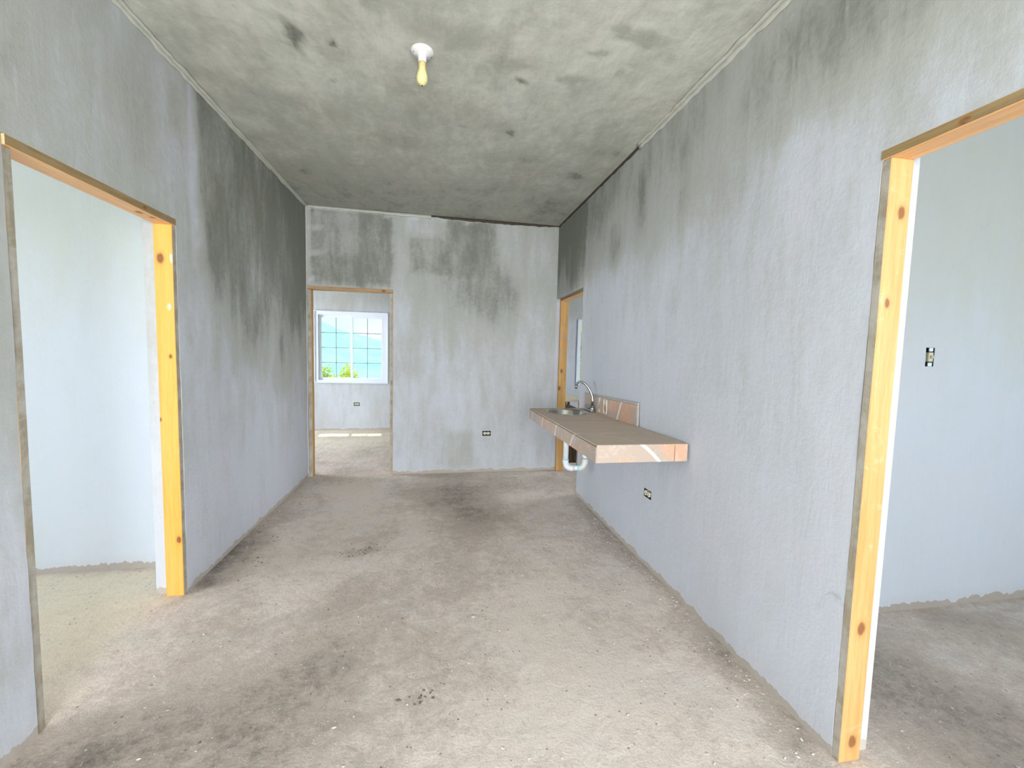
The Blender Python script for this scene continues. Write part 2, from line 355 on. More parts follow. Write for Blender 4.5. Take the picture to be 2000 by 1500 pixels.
def st_floor(x, y):
    x, y = x+.07*nz(x, y, 5, 2)+.03*nz(x, y, 20, 5), y+.07*nz(x, y, 5, 12)+.03*nz(x, y, 20, 15)
    s = .02*nz(x, y, 3)
    s += .80*blob(x, y, .18, 4.05, .45, .75, .95)+.35*blob(x, y, .35, 3.3, .35, .5, .9)+.35*blob(x, y, .75, 4.5, .7, .35, .8)+.3*blob(x, y, -.35, 4.8, .5, .15, .8)
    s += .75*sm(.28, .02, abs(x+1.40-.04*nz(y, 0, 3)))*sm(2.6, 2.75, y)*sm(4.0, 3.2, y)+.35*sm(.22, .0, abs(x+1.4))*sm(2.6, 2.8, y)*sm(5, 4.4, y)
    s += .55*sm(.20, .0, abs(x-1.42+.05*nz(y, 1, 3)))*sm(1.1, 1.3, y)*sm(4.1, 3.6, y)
    s += .75*blob(x, y, -1.25, 1.55, .32, .30, .8)+.45*blob(x, y, -.75, 1.7, .5, .35, .9)+.30*blob(x, y, -.45, 2.1, .3, .5, .9)+.45*blob(x, y, -.75, 1.25, .8, .35, .95)+.16*blob(x, y, -.3, 1.9, .8, .8, .95)
    s += .40*blob(x, y, -.05, 1.69, .06, .04, .6)+.35*blob(x, y, -.536, 3.05, .10, .05, .6)+.3*blob(x, y, .2, 2.6, .4, .25, .9)
    s += .45*blob(x, y, 1.9, 1.65, .5, .25, .8)+.40*blob(x, y, 2.0, 1.1, .5, .5, .9)+.25*sm(1.6, 1.8, x)*sm(2, 1.8, y)
    s -= .30*blob(x, y, -.7, 3.9, .35, .8, .9)+.25*blob(x, y, .75, 2.0, .5, .9, .9)+.2*blob(x, y, .6, 1.5, .8, .5, .9)
    return s
def floor_daylight(x, y):  # window light painted into the left and back room floors
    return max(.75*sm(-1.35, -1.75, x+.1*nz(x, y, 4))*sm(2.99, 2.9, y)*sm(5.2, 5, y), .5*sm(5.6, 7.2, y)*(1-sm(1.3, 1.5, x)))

def lines(a, b, step, marks=()):
    L = {round(a, 4), round(b, 4)} | {round(m, 4) for m in marks if a < m < b}
    k = max(1, round((b-a)/step))
    for i in range(1, k):
        v = a+(b-a)*i/k
        if all(abs(v-m) > step*.35 for m in L if m in marks or m in (a, b)): L.add(round(v, 4))
    return sorted(L)

def wall(name, axis, face, back, u0, u1, z1, openings, step, mat, field, label, z0=-.12, amp=.003, umarks=(), zmarks=()):
    """solid wall on a grid. axis 'x': plane x=face(u), u=y.  axis 'y': plane y=face(u), u=x"""
    us = lines(u0, u1, step, [o[i] for o in openings for i in (0, 1)]+list(umarks))
    zs = lines(z0, z1, step, [o[i] for o in openings for i in (2, 3)]+[0, .03, .06]+list(zmarks))
    bm = bmesh.new(); V = {}
    L = bm.verts.layers.float.new('stain_and_tint')
    sgn = 1 if face(u0) > back(u0) else -1
    omarks = {round(o[i], 4) for o in openings for i in (0, 1)}
    def vert(i, j, s):
        k = (i, j, s)
        if k not in V:
            u, z = us[i], zs[j]; st = field(u, z)
            d = (face(u)+sgn*amp*(nz(u, z, 2.2, 3)+.5*nz(u, z, 7, 6))) if s == 0 else back(u)
            uj = u
            if s == 0 and i not in (0, len(us)-1): uj = u+.0035*nz(u, z, 11, 9)
            v = bm.verts.new((d, uj, z) if axis == 'x' else (uj, d, z)); v[L] = st; V[k] = v
        return V[k]
    def solid(i, j):
        if i < 0 or j < 0 or i >= len(us)-1 or j >= len(zs)-1: return False
        cu, cz = (us[i]+us[i+1])/2, (zs[j]+zs[j+1])/2
        return not any(o[0] < cu < o[1] and o[2] < cz < o[3] for o in openings)
    for i in range(len(us)-1):
        for j in range(len(zs)-1):
            if not solid(i, j): continue
            for s in (0, 1): bm.faces.new([vert(i, j, s), vert(i+1, j, s), vert(i+1, j+1, s), vert(i, j+1, s)])
            for di, dj, a, b in ((-1, 0, (i, j), (i, j+1)), (1, 0, (i+1, j), (i+1, j+1)), (0, -1, (i, j), (i+1, j)), (0, 1, (i, j+1), (i+1, j+1))):
                if not solid(i+di, j+dj): bm.faces.new([vert(*a, 0), vert(*b, 0), vert(*b, 1), vert(*a, 1)])
    o = put(name, bm, mat); return tag(o, label, None, None, 'structure')

def sheet(name, x0, x1, y0, y1, z, thick, mat, fields, fine, label, amp, sgn):
    fx0, fx1, fy0, fy1, st = fine
    def L(a, b, f0, f1):
        c = [a]
        v = a
        while v < b-1e-6:
            s = st if f0-st <= v < f1 else .25
            v = min(v+s, b)
            if v > f0 and c[-1] < f0: v = f0
            c.append(v)
        return c
    xs, ys = L(x0, x1, fx0, fx1), L(y0, y1, fy0, fy1)
    bm = bmesh.new(); LA = {k: bm.verts.layers.float.new(k) for k in fields}
    g = []
    for x in xs:
        row = []
        for y in ys:
            v = bm.verts.new((x, y, z+amp*(nz(x, y, 2.5, 2)+.5*nz(x, y, 9, 5)+.3*nz(x, y, 25, 8))))
            for k, f in fields.items(): v[LA[k]] = f(x, y)
            row.append(v)
        g.append(row)
    for i in range(len(xs)-1):
        for j in range(len(ys)-1): bm.faces.new((g[i][j], g[i+1][j], g[i+1][j+1], g[i][j+1]))
    c = [bm.verts.new((x, y, z+sgn*thick)) for x, y in ((x0, y0), (x1, y0), (x1, y1), (x0, y1))]
    bm.faces.new(c)
    n, m = len(xs), len(ys)
    bm.faces.new([g[i][0] for i in range(n)]+[c[1], c[0]]); bm.faces.new([g[n-1][j] for j in range(m)]+[c[2], c[1]])
    bm.faces.new([g[i][m-1] for i in range(n-1, -1, -1)]+[c[3], c[2]]); bm.faces.new([g[0][j] for j in range(m-1, -1, -1)]+[c[0], c[3]])
    return tag(put(name, bm, mat, smooth=False), label, None, None, 'structure')

# ------------------------------------------------------------------ the shell
ZC = 2.949
fl = lambda y: -1.4213+.0264*(y-1.5)/3.5
fr = lambda y: 1.4334-.0188*(y-1.2)/3.8
fb = lambda x: 4.923+.034*(x+1.395)/2.81
floor = sheet('floor', -4.95, 4.95, -3.4, 7.93, 0, .12, M_FLOOR, {'stain_and_tint': st_floor, 'pale': floor_daylight}, (-2.2, 2.2, 1.1, 5.2, .035), 'rough unfinished concrete floor with damp dark patches and grit', .004, -1)
ceil = sheet('ceiling', -4.95, 4.95, -3.4, 7.93, ZC, .15, M_CEIL, {'stain_and_tint': st_ceil}, (-1.5, 1.5, 1.2, 5.0, .02), 'grey cement plastered ceiling with dark smudges', .004, 1)

BOXES = {}
wall('wall_left', 'x', fl, lambda y: fl(y)-.16, -3.3, 5.02, ZC, [(1.716, 2.646, -.12, 2.118)], .045, M_HALL, st_left, 'cement plastered hall wall on the left, blotched dark towards the back')
wall('wall_right', 'x', fr, lambda y: fr(y)+.15, -3.3, 7.75, ZC, [(.27, 1.20, -.12, 2.126), (4.037, 4.975, -.12, 2.10), (2.553, 2.655, .470, .528)], .045, M_HALL, st_right, 'cement plastered hall wall on the right carrying the sink counter')
wall('wall_back', 'y', fb, lambda x: fb(x)+.13, -1.56, 1.4135, ZC, [(-1.386, -.488, -.12, 2.104), (.545, .645, .440, .498)], .045, M_HALL, st_back, 'cement plastered wall at the far end of the hall')
wall('wall_left_room', 'y', lambda x: 2.975, lambda x: 3.12, -4.8, -1.58, ZC, [], .12, M_ROOM, room_tint, 'pale plastered wall seen through the left doorway')
wall('wall_right_room', 'y', lambda x: 1.905, lambda x: 2.05, 1.585, 4.8, ZC, [(2.672, 2.732, 1.417, 1.522)], .10, M_ROOM, room_tint, 'pale plastered wall seen through the right doorway')
wall('wall_rear', 'y', lambda x: 7.75, lambda x: 7.92, -4.8, 4.8, ZC, [(-2.06, -.865, .848, 2.062), (2.65, 3.85, .862, 2.088), (-1.432, -1.332, .435, .493)], .10, M_HALL, lambda a, z: .30*sm(1.9, 2.3, z)-.05, 'outer rear wall with the two sliding windows')
M_OUT = M_ROOM
wall('wall_outer_left', 'x', lambda y: -4.8, lambda y: -4.95, -3.3, 7.75, ZC, [(.1, 1.8, .88, 2.12), (5.7, 7.1, .88, 2.12)], .25, M_OUT, room_tint, 'outer wall of the left rooms')
wall('wall_outer_right', 'x', lambda y: 4.8, lambda y: 4.95, -3.3, 7.75, ZC, [(-1.8, -.1, .88, 2.12), (4.5, 5.9, .88, 2.12)], .25, M_OUT, room_tint, 'outer wall of the right rooms')
wall('wall_front', 'y', lambda x: -3.3, lambda x: -3.45, -4.95, 4.95, ZC, [(-1.2, 1.2, .4, 2.5), (-3.8, -2.4, .88, 2.12), (2.4, 3.8, .88, 2.12)], .25, M_OUT, room_tint, 'front wall behind the camera with the light openings')

# joints between walls and ceiling
def strip(name, pts, w, d, nrm, side, mat, label, seed=0, step=.04):
    """irregular smear along a line: w(t) across `side`, thickness d along nrm"""
    a, b = Vector(pts[0]), Vector(pts[1]); n = int((b-a).length/step); nrm = Vector(nrm); side = Vector(side)
    bm = bmesh.new(); R = []
    for i in range(n+1):
        t = i/n; p = a.lerp(b, t); k = w(t)*(1+.45*noise.noise(Vector((t*22, seed, 0)))+.35*noise.noise(Vector((t*70, seed, 3))))
        k = max(k, .0015)
        R.append([bm.verts.new(p), bm.verts.new(p+side*k), bm.verts.new(p+side*k*.8+nrm*d), bm.verts.new(p+nrm*d*1.6)])
    for x, y in zip(R, R[1:]):
        for k in range(4): bm.faces.new((x[k], x[(k+1) % 4], y[(k+1) % 4], y[k]))
    bm.faces.new(R[0]); bm.faces.new(R[-1][::-1])
    return tag(put(name, bm, mat, smooth=True), label, None, None, 'structure')
strip('trim_1', ((-.10, fb(-.1)-.001, ZC-.001), (1.415, fb(1.41)-.001, ZC-.001)), lambda t: .012+.018*math.sin(math.pi*min(1, t*1.05))**.6, .004, (0, -1, 0), (0, 0, -1), M_JOINT_STRIP, 'dark strip along the joint between back wall and ceiling', 1)
strip('trim_2', ((fr(2.9)-.001, 2.95, ZC-.001), (fr(4.95)-.001, 4.95, ZC-.001)), lambda t: .022-.004*t, .004, (-1, 0, 0), (0, 0, -1), M_JOINT_STRIP, 'dark joint strip along the right wall under the ceiling', 2)
strip('trim_3', ((fr(1.0)-.001, .8, ZC), (fr(2.9)-.001, 2.95, ZC)), lambda t: .035, .007, (-1, 0, 0), (0, 0, -1), M_PATCH, 'pale smeared plaster joint along the right wall', 3)
strip('trim_4', ((fr(1.0)-.003, .8, ZC-.004), (fr(2.9)-.003, 2.95, ZC-.004)), lambda t: .030, .005, (0, 0, -1), (-1, 0, 0), M_PATCH, 'pale smeared plaster joint on the ceiling at right', 4)
strip('trim_5', ((fl(.8)+.001, .8, ZC), (fl(4.92)+.001, 4.92, ZC)), lambda t: .030-.008*t, .007, (1, 0, 0), (0, 0, -1), M_PATCH, 'pale plaster joint along the left wall', 5)
strip('trim_6', ((fl(.8)+.003, .8, ZC-.004), (fl(4.92)+.003, 4.92, ZC-.004)), lambda t: .032-.008*t, .005, (0, 0, -1), (1, 0, 0), M_PATCH, 'pale plaster joint on the ceiling at left', 6)
strip('trim_7', ((-1.39, fb(-1.39)-.001, ZC-.002), (-.08, fb(-.08)-.001, ZC-.002)), lambda t: .022+.015*t, .004, (0, -1, 0), (0, 0, -1), M_PATCH, 'pale plaster joint over the back doorway', 7)
strip('trim_8', ((fl(4.92)+.002, fb(-1.39)-.002, 2.11), (fl(4.92)+.002, fb(-1.39)-.002, 2.94)), lambda t: .020, .004, (0, -1, 0), (1, 0, 0), M_PATCH, 'pale plaster line in the back left corner', 8, .02)

# ------------------------------------------------------------------ door frames
def frame(name, parts, label):
    p0 = parts[0][1]
    e = empty(name, ((p0[0]), p0[1], 0), label, None, 'structure')
    for nm, a, b, mats, front, lab in parts:
        bm = bmesh.new(); box(bm, a, b, .0025, 0, front)
        bmesh.ops.subdivide_edges(bm, edges=[x for x in bm.edges if x.calc_length() > .5], cuts=14)
        for v in bm.verts:
            v.co += Vector((nz(v.co.y+v.co.z, v.co.x, 3, 1), nz(v.co.x+v.co.z, v.co.y, 3, 4), 0))*.0015
        o = put(nm, bm, mats, e); o.matrix_parent_inverse = Matrix.Translation(-Vector(e.location))
        if lab: o['label'] = lab
    return e
xl, xr = fl(2.2), fr(1.0)
frame('door_1', [('jamb', (xl-.088, 2.611, 0), (xl+.002, 2.646, 2.08), [M_PINE_L, M_SMEAR], (1, 0, 0), 'bright orange pine jamb with round knots'),
                 ('jamb', (xl-.088, 1.716, 0), (fl(1.72)-.0015, 1.75, 2.08), [M_PINE_L, M_SMEAR], (1, 0, 0), 'jamb face smeared with grey plaster'),
                 ('header', (xl-.088, 1.716, 2.080), (xl+.004, 2.650, 2.117), [M_PINE_H, M_OLD], (1, 0, 0), 'header with dark weathered front face')],
      'pine frame of the left doorway')
frame('door_2', [('jamb', (xr-.002, 1.17, 0), (xr+.086, 1.20, 2.094), [M_PINE_R, M_SMEAR], (-1, 0, 0), 'knotty yellow pine jamb'),
                 ('jamb', (xr-.002, .27, 0), (xr+.086, .30, 2.094), [M_PINE_R, M_SMEAR], (-1, 0, 0), None),
                 ('header', (xr-.004, .27, 2.094), (xr+.086, 1.205, 2.126), [M_PINE_H, M_OLD], (-1, 0, 0), 'header with weathered brown front face')],
      'pine frame of the right doorway')
frame('door_3', [('jamb', (-1.384, 4.922, 0), (-1.345, 5.01, 2.066), [M_PINE, M_SMEAR], (0, -1, 0), None),
                 ('jamb', (-.520, 4.930, 0), (-.488, 5.02, 2.066), [M_PINE, M_SMEAR], (0, -1, 0), None),
                 ('header', (-1.386, 4.922, 2.068), (-.488, 5.02, 2.104), [M_PINE_X, M_PINE_X], (0, -1, 0), 'header with a dark knot at its right end')],
      'pine frame of the back doorway beside the left corner')
frame('door_4', [('jamb', (1.458, 4.918, 0), (1.552, 4.956, 2.07), [M_PINE, M_PINE], (0, -1, 0), 'pine post standing against the back wall'),
                 ('jamb', (1.458, 4.037, 0), (1.552, 4.07, 2.07), [M_PINE, M_PINE], (0, -1, 0), None),
                 ('header', (1.458, 4.037, 2.07), (1.552, 4.956, 2.102), [M_PINE_H, M_OLD], (-1, 0, 0), None)],
      'pine frame of the doorway in the far right corner')

# ------------------------------------------------------------------ windows
def window(name, x0, x1, z0, z1, label, t=.052, s=.042):
    y = 7.735; e = empty(name, (x0, y, z0), label, None, 'structure'); inv = Matrix.Translation(-Vector(e.location))
    def add(nm, fn, mat, par=e):
        bm = bmesh.new(); fn(bm); o = put(nm, bm, mat, par); o.matrix_parent_inverse = inv if par is e else Matrix()
        return o
    def fr_(bm):
        for a, b in (((x0, y, z0), (x1, y+.075, z0+t*.75)), ((x0, y, z1-t), (x1, y+.075, z1)), ((x0, y, z0+t*.75+.0005), (x0+t, y+.075, z1-t-.0005)), ((x1-t, y, z0+t*.75+.0005), (x1, y+.075, z1-t-.0005))): box(bm, a, b, .002)
        for a, b in (((x0-.015, y-.012, z0-.015), (x1+.015, y+.004, z0-.0005)), ((x0-.015, y-.012, z1+.0005), (x1+.015, y+.004, z1+.015)), ((x0-.015, y-.012, z0), (x0-.0005, y+.004, z1)), ((x1+.0005, y-.012, z0), (x1+.015, y+.004, z1))): box(bm, a, b, .002)
    add('window_frame', fr_, M_PVC)
    xm = (x0+x1)/2
    for k, (a, b, yy) in enumerate(((x0+t+.001, xm+.02, y+.036), (xm-.02, x1-t-.001, y+.004))):
        za, zb = z0+t*.75, z1-t
        def sash(bm):
            for p, q in (((a, yy, za), (b, yy+.03, za+s)), ((a, yy, zb-s), (b, yy+.03, zb)), ((a, yy, za+s+.0005), (a+s, yy+.03, zb-s-.0005)), ((b-s, yy, za+s+.0005), (b, yy+.03, zb-s-.0005))): box(bm, p, q, .003)
        sh = add('sash', sash, M_PVC)
        ga, gb, gz0, gz1 = a+s, b-s, za+s, zb-s; gm = (ga+gb)/2
        add('muntin', lambda bm: box(bm, (gm-.006, yy+.010, gz0), (gm+.006, yy+.018, gz1)), M_MUNTIN, sh)
        for i in range(1, 4):
            zz = gz0+(gz1-gz0)*i/4
            add('muntin', lambda bm: box(bm, (ga, yy+.010, zz-.006), (gb, yy+.018, zz+.006)), M_MUNTIN, sh)
        for i in range(4):
            for c0, c1 in ((ga, gm), (gm, gb)):
                add('pane', lambda bm: box(bm, (c0+.001, yy+.020, gz0+(gz1-gz0)*i/4+.001), (c1-.001, yy+.024, gz0+(gz1-gz0)*(i+1)/4-.001)), M_GLASS, sh)
        if k == 0:
            add('latch', lambda bm: (box(bm, (b-.030, yy-.012, (za+zb)/2-.035), (b-.018, yy, (za+zb)/2+.035), .003)), M_MUNTIN, sh)
window('window_1', -2.060, -.865, .848, 2.062, 'white two-sash sliding window looking out on the hills')
window('window_2', 2.650, 3.850, .862, 2.088, 'white window seen as a sliver through the far right doorway', .040, .030)

# ------------------------------------------------------------------ sink counter
TH = -.0135
ctr = empty('sink_counter', (1.418, 2.152, .944), 'peach tiled cantilevered counter slab jutting from the right wall', 'counter')
ctr.rotation_euler = (TH, 0, 0)
LEN, WID, T = 1.70, .553, .010
SC = (-.268, 1.42)                                            # sink centre on the counter
def holed(o, rx, ry):
    bm = bmesh.new(); lathe(bm, [(0, -.3), (1, -.3), (1, .1), (0, .1)], (SC[0], SC[1], 0), 40, rx, ry)
    bmesh.ops.recalc_face_normals(bm, faces=bm.faces)
    me = bpy.data.meshes.new('cut'); bm.to_mesh(me); bm.free(); c = bpy.data.objects.new('cut', me); COL.objects.link(c)
    m = o.modifiers.new('b', 'BOOLEAN'); m.operation = 'DIFFERENCE'; m.object = c; m.solver = 'EXACT'
    par = o.parent; o.parent = None
    bpy.context.view_layer.update()
    dg = bpy.context.evaluated_depsgraph_get(); nm = bpy.data.meshes.new_from_object(o.evaluated_get(dg))
    o.modifiers.clear(); o.data = nm; bpy.data.objects.remove(c); o.parent = par
bm = bmesh.new(); box(bm, (-WID+.01, .01, -.098), (0, LEN-.002, -.011)); sl = put('slab', bm, M_CONC, ctr); holed(sl, .178, .213)
g = .0016
xs = [-WID, -WID+.452, 0]; ys = [0, .36, .81, 1.26, LEN]
for i in range(2):
    for j in range(4):
        bm = bmesh.new(); box(bm, (xs[i]+g, ys[j]+g, -T), (xs[i+1]-g, ys[j+1]-g, 0), .0015)
        o = put('tile', bm, M_TILED, ctr)
        if j >= 2: holed(o, .178, .213)
for j in range(4):
    bm = bmesh.new(); box(bm, (-WID-.002, ys[j]+g, -.100), (-WID+.010, ys[j+1]-g, -.0125), .0015); put('tile', bm, M_TILE, ctr)
for a, b in ((-WID+.0, -WID+.468), (-WID+.468, -.004)):
    bm = bmesh.new(); box(bm, (a+g, -.002, -.100), (b-g, .010, -.0005), .0015); put('tile', bm, M_TILE, ctr)
bm = bmesh.new()
box(bm, (-WID+.003, .0, -.098), (-.001, LEN-.001, -.0965)); tag(put('soffit', bm, M_CONC, ctr), None)

bsp = empty('tile_backsplash', (1.418, 2.77, .937), 'low peach tile backsplash on the wall behind the faucet', 'backsplash'); bsp.rotation_euler = (-.026, 0, 0)
yy = [0, .36, .72, 1.075]
for a, b in zip(yy, yy[1:]):
    bm = bmesh.new()
    fs = box(bm, (-.014, a+g, .0), (-.002, b-g, .148), .0012)
    put('tile', bm, M_TILED if a > .5 else M_TILE, bsp)
bm = bmesh.new(); box(bm, (-.013, -.012, .1485), (.0, 1.075, .166), .003); box(bm, (-.012, -.014, -.002), (.0, -.0005, .150), .003); put('mortar_edge', bm, M_MORTAR, bsp)

# sink bowl
wx = lambda lx, ly, lz: Vector((1.418+lx, 2.152+ly*math.cos(TH)-lz*math.sin(TH), .944+lz*math.cos(TH)+ly*math.sin(TH)))
snk = empty('kitchen_sink', wx(SC[0], SC[1], .001), 'oval stainless steel sink bowl set into the tiled counter', 'sink'); snk.rotation_euler = (TH, 0, 0)
bm = bmesh.new()
lathe(bm, [(.188, .0004), (.187, .0022), (.183, .0028), (.178, .001), (.172, -.010), (.168, -.10), (.155, -.130), (.12, -.143), (.028, -.147), (.026, -.149), (.12, -.146), (.158, -.132), (.171, -.10), (.175, -.012), (.180, -.0012)], (0, 0, 0), 56, .98, 1.18, close=True)
put('bowl', bm, M_STEEL, snk, smooth=True)
bm = bmesh.new(); lathe(bm, [(0, -.1455), (.024, -.1455), (.030, -.143), (.033, -.1455), (.033, -.165), (0, -.165)], (0, 0, 0), 24); put('drain', bm, M_DARKMET, snk, smooth=True)

# faucet
fb0 = wx(-.044, 1.40, .0)
fau = empty('kitchen_faucet', fb0, 'chrome gooseneck faucet at the wall edge of the sink', 'faucet')
bm = bmesh.new()
def L(p): return Vector(p)
box(bm, (-.024, -.024, 0), (.024, .16, .022), .007, seg=2); lathe(bm, [(0, .010), (.021, .010), (.022, .03), (.017, .045), (.012, .052), (0, .052)], (0, 0, 0), 20)
put('base', bm, M_CHROME, fau, smooth=True)
pts = [(0, 0, .045), (0, .002, .10), (-.004, .004, .14), (-.020, .012, .185), (-.045, .022, .228), (-.07, .032, .253), (-.095, .042, .267), (-.115, .050, .266), (-.130, .056, .252), (-.137, .059, .232)]
bm = bmesh.new(); tube(bm, pts, [.0125, .0115, .011, .0108, .0105, .0105, .010, .010, .010, .010], 14); put('spout', bm, M_CHROME, fau, smooth=True)
bm = bmesh.new(); tube(bm, [(-.1365, .0588, .236), (-.140, .060, .205)], .0115, 14); put('aerator', bm, M_CHROME, fau, smooth=True)
bm = bmesh.new(); tube(bm, [(-.002, .0, .04), (-.006, .05, .032), (-.008, .10, .028), (-.006, .150, .040), (-.004, .165, .046)], [.016, .013, .011, .013, .008], 12); put('lever', bm, M_CHROME, fau, smooth=True)

# drain pipe
px, py = 1.150, 3.58
drn = empty('drain_pipe', (px, py, .40), 'white plastic trap pipe hanging under the sink', 'pipe'); inv = Matrix.Translation(-drn.location)
def dp(nm, pts, r, mat, **k):
    bm = bmesh.new(); tube(bm, pts, r, 20); o = put(nm, bm, mat, drn, smooth=True); o.matrix_parent_inverse = inv; return o
R0 = .024; zb = .412
dp('tailpiece', [(px, py, .782), (px, py, .47)], R0, M_PIPE)
dp('elbow', [(px, py, .495)]+arc((px+.055, py, .467), .055, math.pi, math.pi*1.5, (1, 0, 0), (0, 0, 1), 3)+[(px+.075, py, zb)], R0*1.17, M_PIPE)
dp('connector', [(px+.065, py, zb), (px+.125, py, zb)], R0, M_PIPE)
dp('elbow', [(px+.115, py, zb)]+arc((px+.125, py, .470), .058, -math.pi/2, 0, (1, 0, 0), (0, 0, 1), 6)+[(px+.183, py, .50)], R0*1.15, M_PIPE2)
dp('wall_elbow', [(px+.183, py, .495), (px+.183, py, .52)]+arc((px+.223, py, .525), .040, math.pi, math.pi/2, (1, 0, 0), (0, 0, 1), 5)+[(1.428, py, .565)], R0*1.12, M_PIPE)
for a, b in (((px, py, .489), (px, py, .497)), ((px+.110, py, zb), (px+.117, py, zb))): dp('cement_ring', [a, b], R0*1.22, M_CEMENT)
dp('joint_ring', [(px+.183, py, .499), (px+.183, py, .503)], R0*1.19, M_DARKMET)

# ------------------------------------------------------------------ outlets
def outlet(name, c, n, w, h, label, cat, vertical=False, kind=0, protr=.0):
    """c centre on wall surface, n outward normal; w horizontal, h vertical size"""
    c = Vector(c); n = Vector(n); e = empty(name, c, label, cat)
    s = Vector((0, 0, 1)).cross(n).normalized(); rot = Matrix((s, Vector((0, 0, 1)), n)).transposed().to_4x4()
    e.rotation_euler = rot.to_euler()
    bm = bmesh.new()                                          # open box sunk in the wall (local z = outward)
    W2, H2, D = w/2, h/2, .05; t = .002
    box(bm, (-W2, -H2, -D), (W2, H2, -D+t)); box(bm, (-W2, -H2, -D), (-W2+t, H2, -.002)); box(bm, (W2-t, -H2, -D), (W2, H2, -.002)); box(bm, (-W2, -H2, -D), (W2, -H2+t, -.002)); box(bm, (-W2, H2-t, -D), (W2, H2, -.002))
    put('box', bm, M_BOX, e)
    a, b = (W2*.80, H2*.62) if not vertical else (W2*.62, H2*.80)
    if kind == 0:
        bm = bmesh.new()
        for sx in (-1, 1):
            q = (sx*a*.52, 0) if not vertical else (0, sx*b*.52)
            r = b*.98 if not vertical else a*.98
            lathe(bm, [(0, -.02), (r, -.02), (r, .003), (r*.9, .005), (0, .005)], (q[0], q[1], 0), 20, 1.0, 1.0)
        box(bm, (-a*.62, -b*.6, -.02), (a*.62, b*.6, .003), .001)
        rc = put('receptacle', bm, M_CREAM, e)
        bm = bmesh.new()
        for sx in (-1, 1):
            q = sx*a*.52
            for dy in (-.28, .28): box(bm, (q-.005, dy*b-.0015, .0045), (q+.003, dy*b+.0015, .0056))
            box(bm, (q+.006, -.0015, .0045), (q+.010, .0015, .0056))
        lathe(bm, [(0, .003), (.0035, .003), (.0035, .0060), (0, .0060)], (0, 0, 0), 10)
        put('slots', bm, M_SLOT, rc)
        for sx in (-1, 1):
            bm = bmesh.new(); box(bm, (sx*W2*.80-.004, -.006, -.004), (sx*W2*.80+.004, .006, .002), .001)
            put('strap', bm, M_GALV, e)
    elif kind == 1:                                           # bare switch on its metal strap
        bm = bmesh.new(); box(bm, (-a*.85, -b*.62, -.015), (a*.85, b*.62, .006), .002); sw = put('switch_body', bm, M_CREAM, e)
        bm = bmesh.new(); box(bm, (-a*.3, -.008, .006), (a*.3, .010, .016), .002); put('toggle', bm, M_CREAM, sw)
        for sy in (-1, 1):
            bm = bmesh.new(); box(bm, (-a*.75, sy*b*.98-b*.26, -.003), (a*.75, sy*b*.98+b*.26, .004), .0015); put('strap', bm, M_GALV, e)
    else:
        bm = bmesh.new(); box(bm, (-W2-.006, -H2-.006, 0), (W2+.006, -H2, .004)); box(bm, (-W2-.006, H2, 0), (W2+.006, H2+.006, .004)); box(bm, (-W2-.006, -H2, 0), (-W2, H2, .004)); box(bm, (W2, -H2, 0), (W2+.006, H2, .004))
        put('rim', bm, M_PORC, e)
        bm = bmesh.new(); box(bm, (-W2*.8, H2*.05, -.004), (W2*.8, H2*.9, .002), .002); put('receptacle', bm, M_CREAM, e)
        bm = bmesh.new(); tube(bm, [(-.01, -.04, -.004), (-.004, -.02, .006), (.008, 0, .008), (.002, .02, .004)], .0022, 8); tube(bm, [(.01, -.04, -.004), (.006, -.015, .008), (-.008, .005, .006)], .0022, 8); put('wire', bm, M_WIRE, e, smooth=True)
    return e
outlet('wall_outlet', (.595, fb(.6), .469), (0, -1, 0), .100, .058, 'cream outlet without cover low on the far back wall', 'outlet')
outlet('wall_outlet', (fr(2.6), 2.604, .499), (-1, 0, 0), .102, .058, 'uncovered cream outlet on the right wall below the counter', 'outlet')
outlet('wall_outlet', (-1.382, 7.75, .464), (0, -1, 0), .100, .058, 'small uncovered outlet under the window in the back room', 'outlet')
outlet('light_switch', (2.702, 1.905, 1.4695), (0, -1, 0), .060, .105, 'bare light switch in its box on the wall of the right room', 'switch', True, 1)
# shallow box set on the backsplash, sitting proud on a tile
ob = outlet('splash_outlet', (1.404, 3.335, 1.003), (-1, 0, 0), .055, .105, 'open outlet cutout with loose wires on the tile backsplash', 'outlet', True, 2)

# ------------------------------------------------------------------ ceiling lamp
lx, ly = -.089, 2.30
lamp = empty('ceiling_lamp', (lx, ly, ZC-.002), 'white porcelain lampholder on the ceiling with a bare yellow bulb', 'lamp')
bm = bmesh.new(); lathe(bm, [(0, 0), (.056, 0), (.058, -.004), (.054, -.012), (.040, -.020), (.024, -.026), (.0205, -.034), (.0200, -.056), (.0185, -.058), (.017, -.050), (0, -.050)], n=40); put('lampholder', bm, M_PORC, lamp, smooth=True)
for sx in (-1, 1):
    bm = bmesh.new(); lathe(bm, [(0, -.0145), (.004, -.0145), (.004, -.0175), (0, -.0185)], (sx*.042, sx*.012, 0), 10); put('screw', bm, M_DARKMET, lamp)
bulb = bmesh.new(); lathe(bulb, [(.0150, -.053), (.0168, -.060), (.0170, -.080), (.0180, -.090), (.0225, -.103), (.0270, -.118), (.0285, -.131), (.0265, -.146), (.0200, -.158), (.0100, -.165), (0, -.167)], n=32)
b = put('bulb', bulb, M_BULB, lamp, smooth=True)
bm = bmesh.new(); lathe(bm, [(.0160, -.058), (.0174, -.060), (.0176, -.082), (.0168, -.084)], n=32); put('bulb_neck', bm, M_BULBN, b, smooth=True)
bm = bmesh.new(); lathe(bm, [(0, -.1665), (.004, -.1662), (.0035, -.1685), (0, -.169)], n=10); put('bulb_tip', bm, M_DARKMET, b, smooth=True)

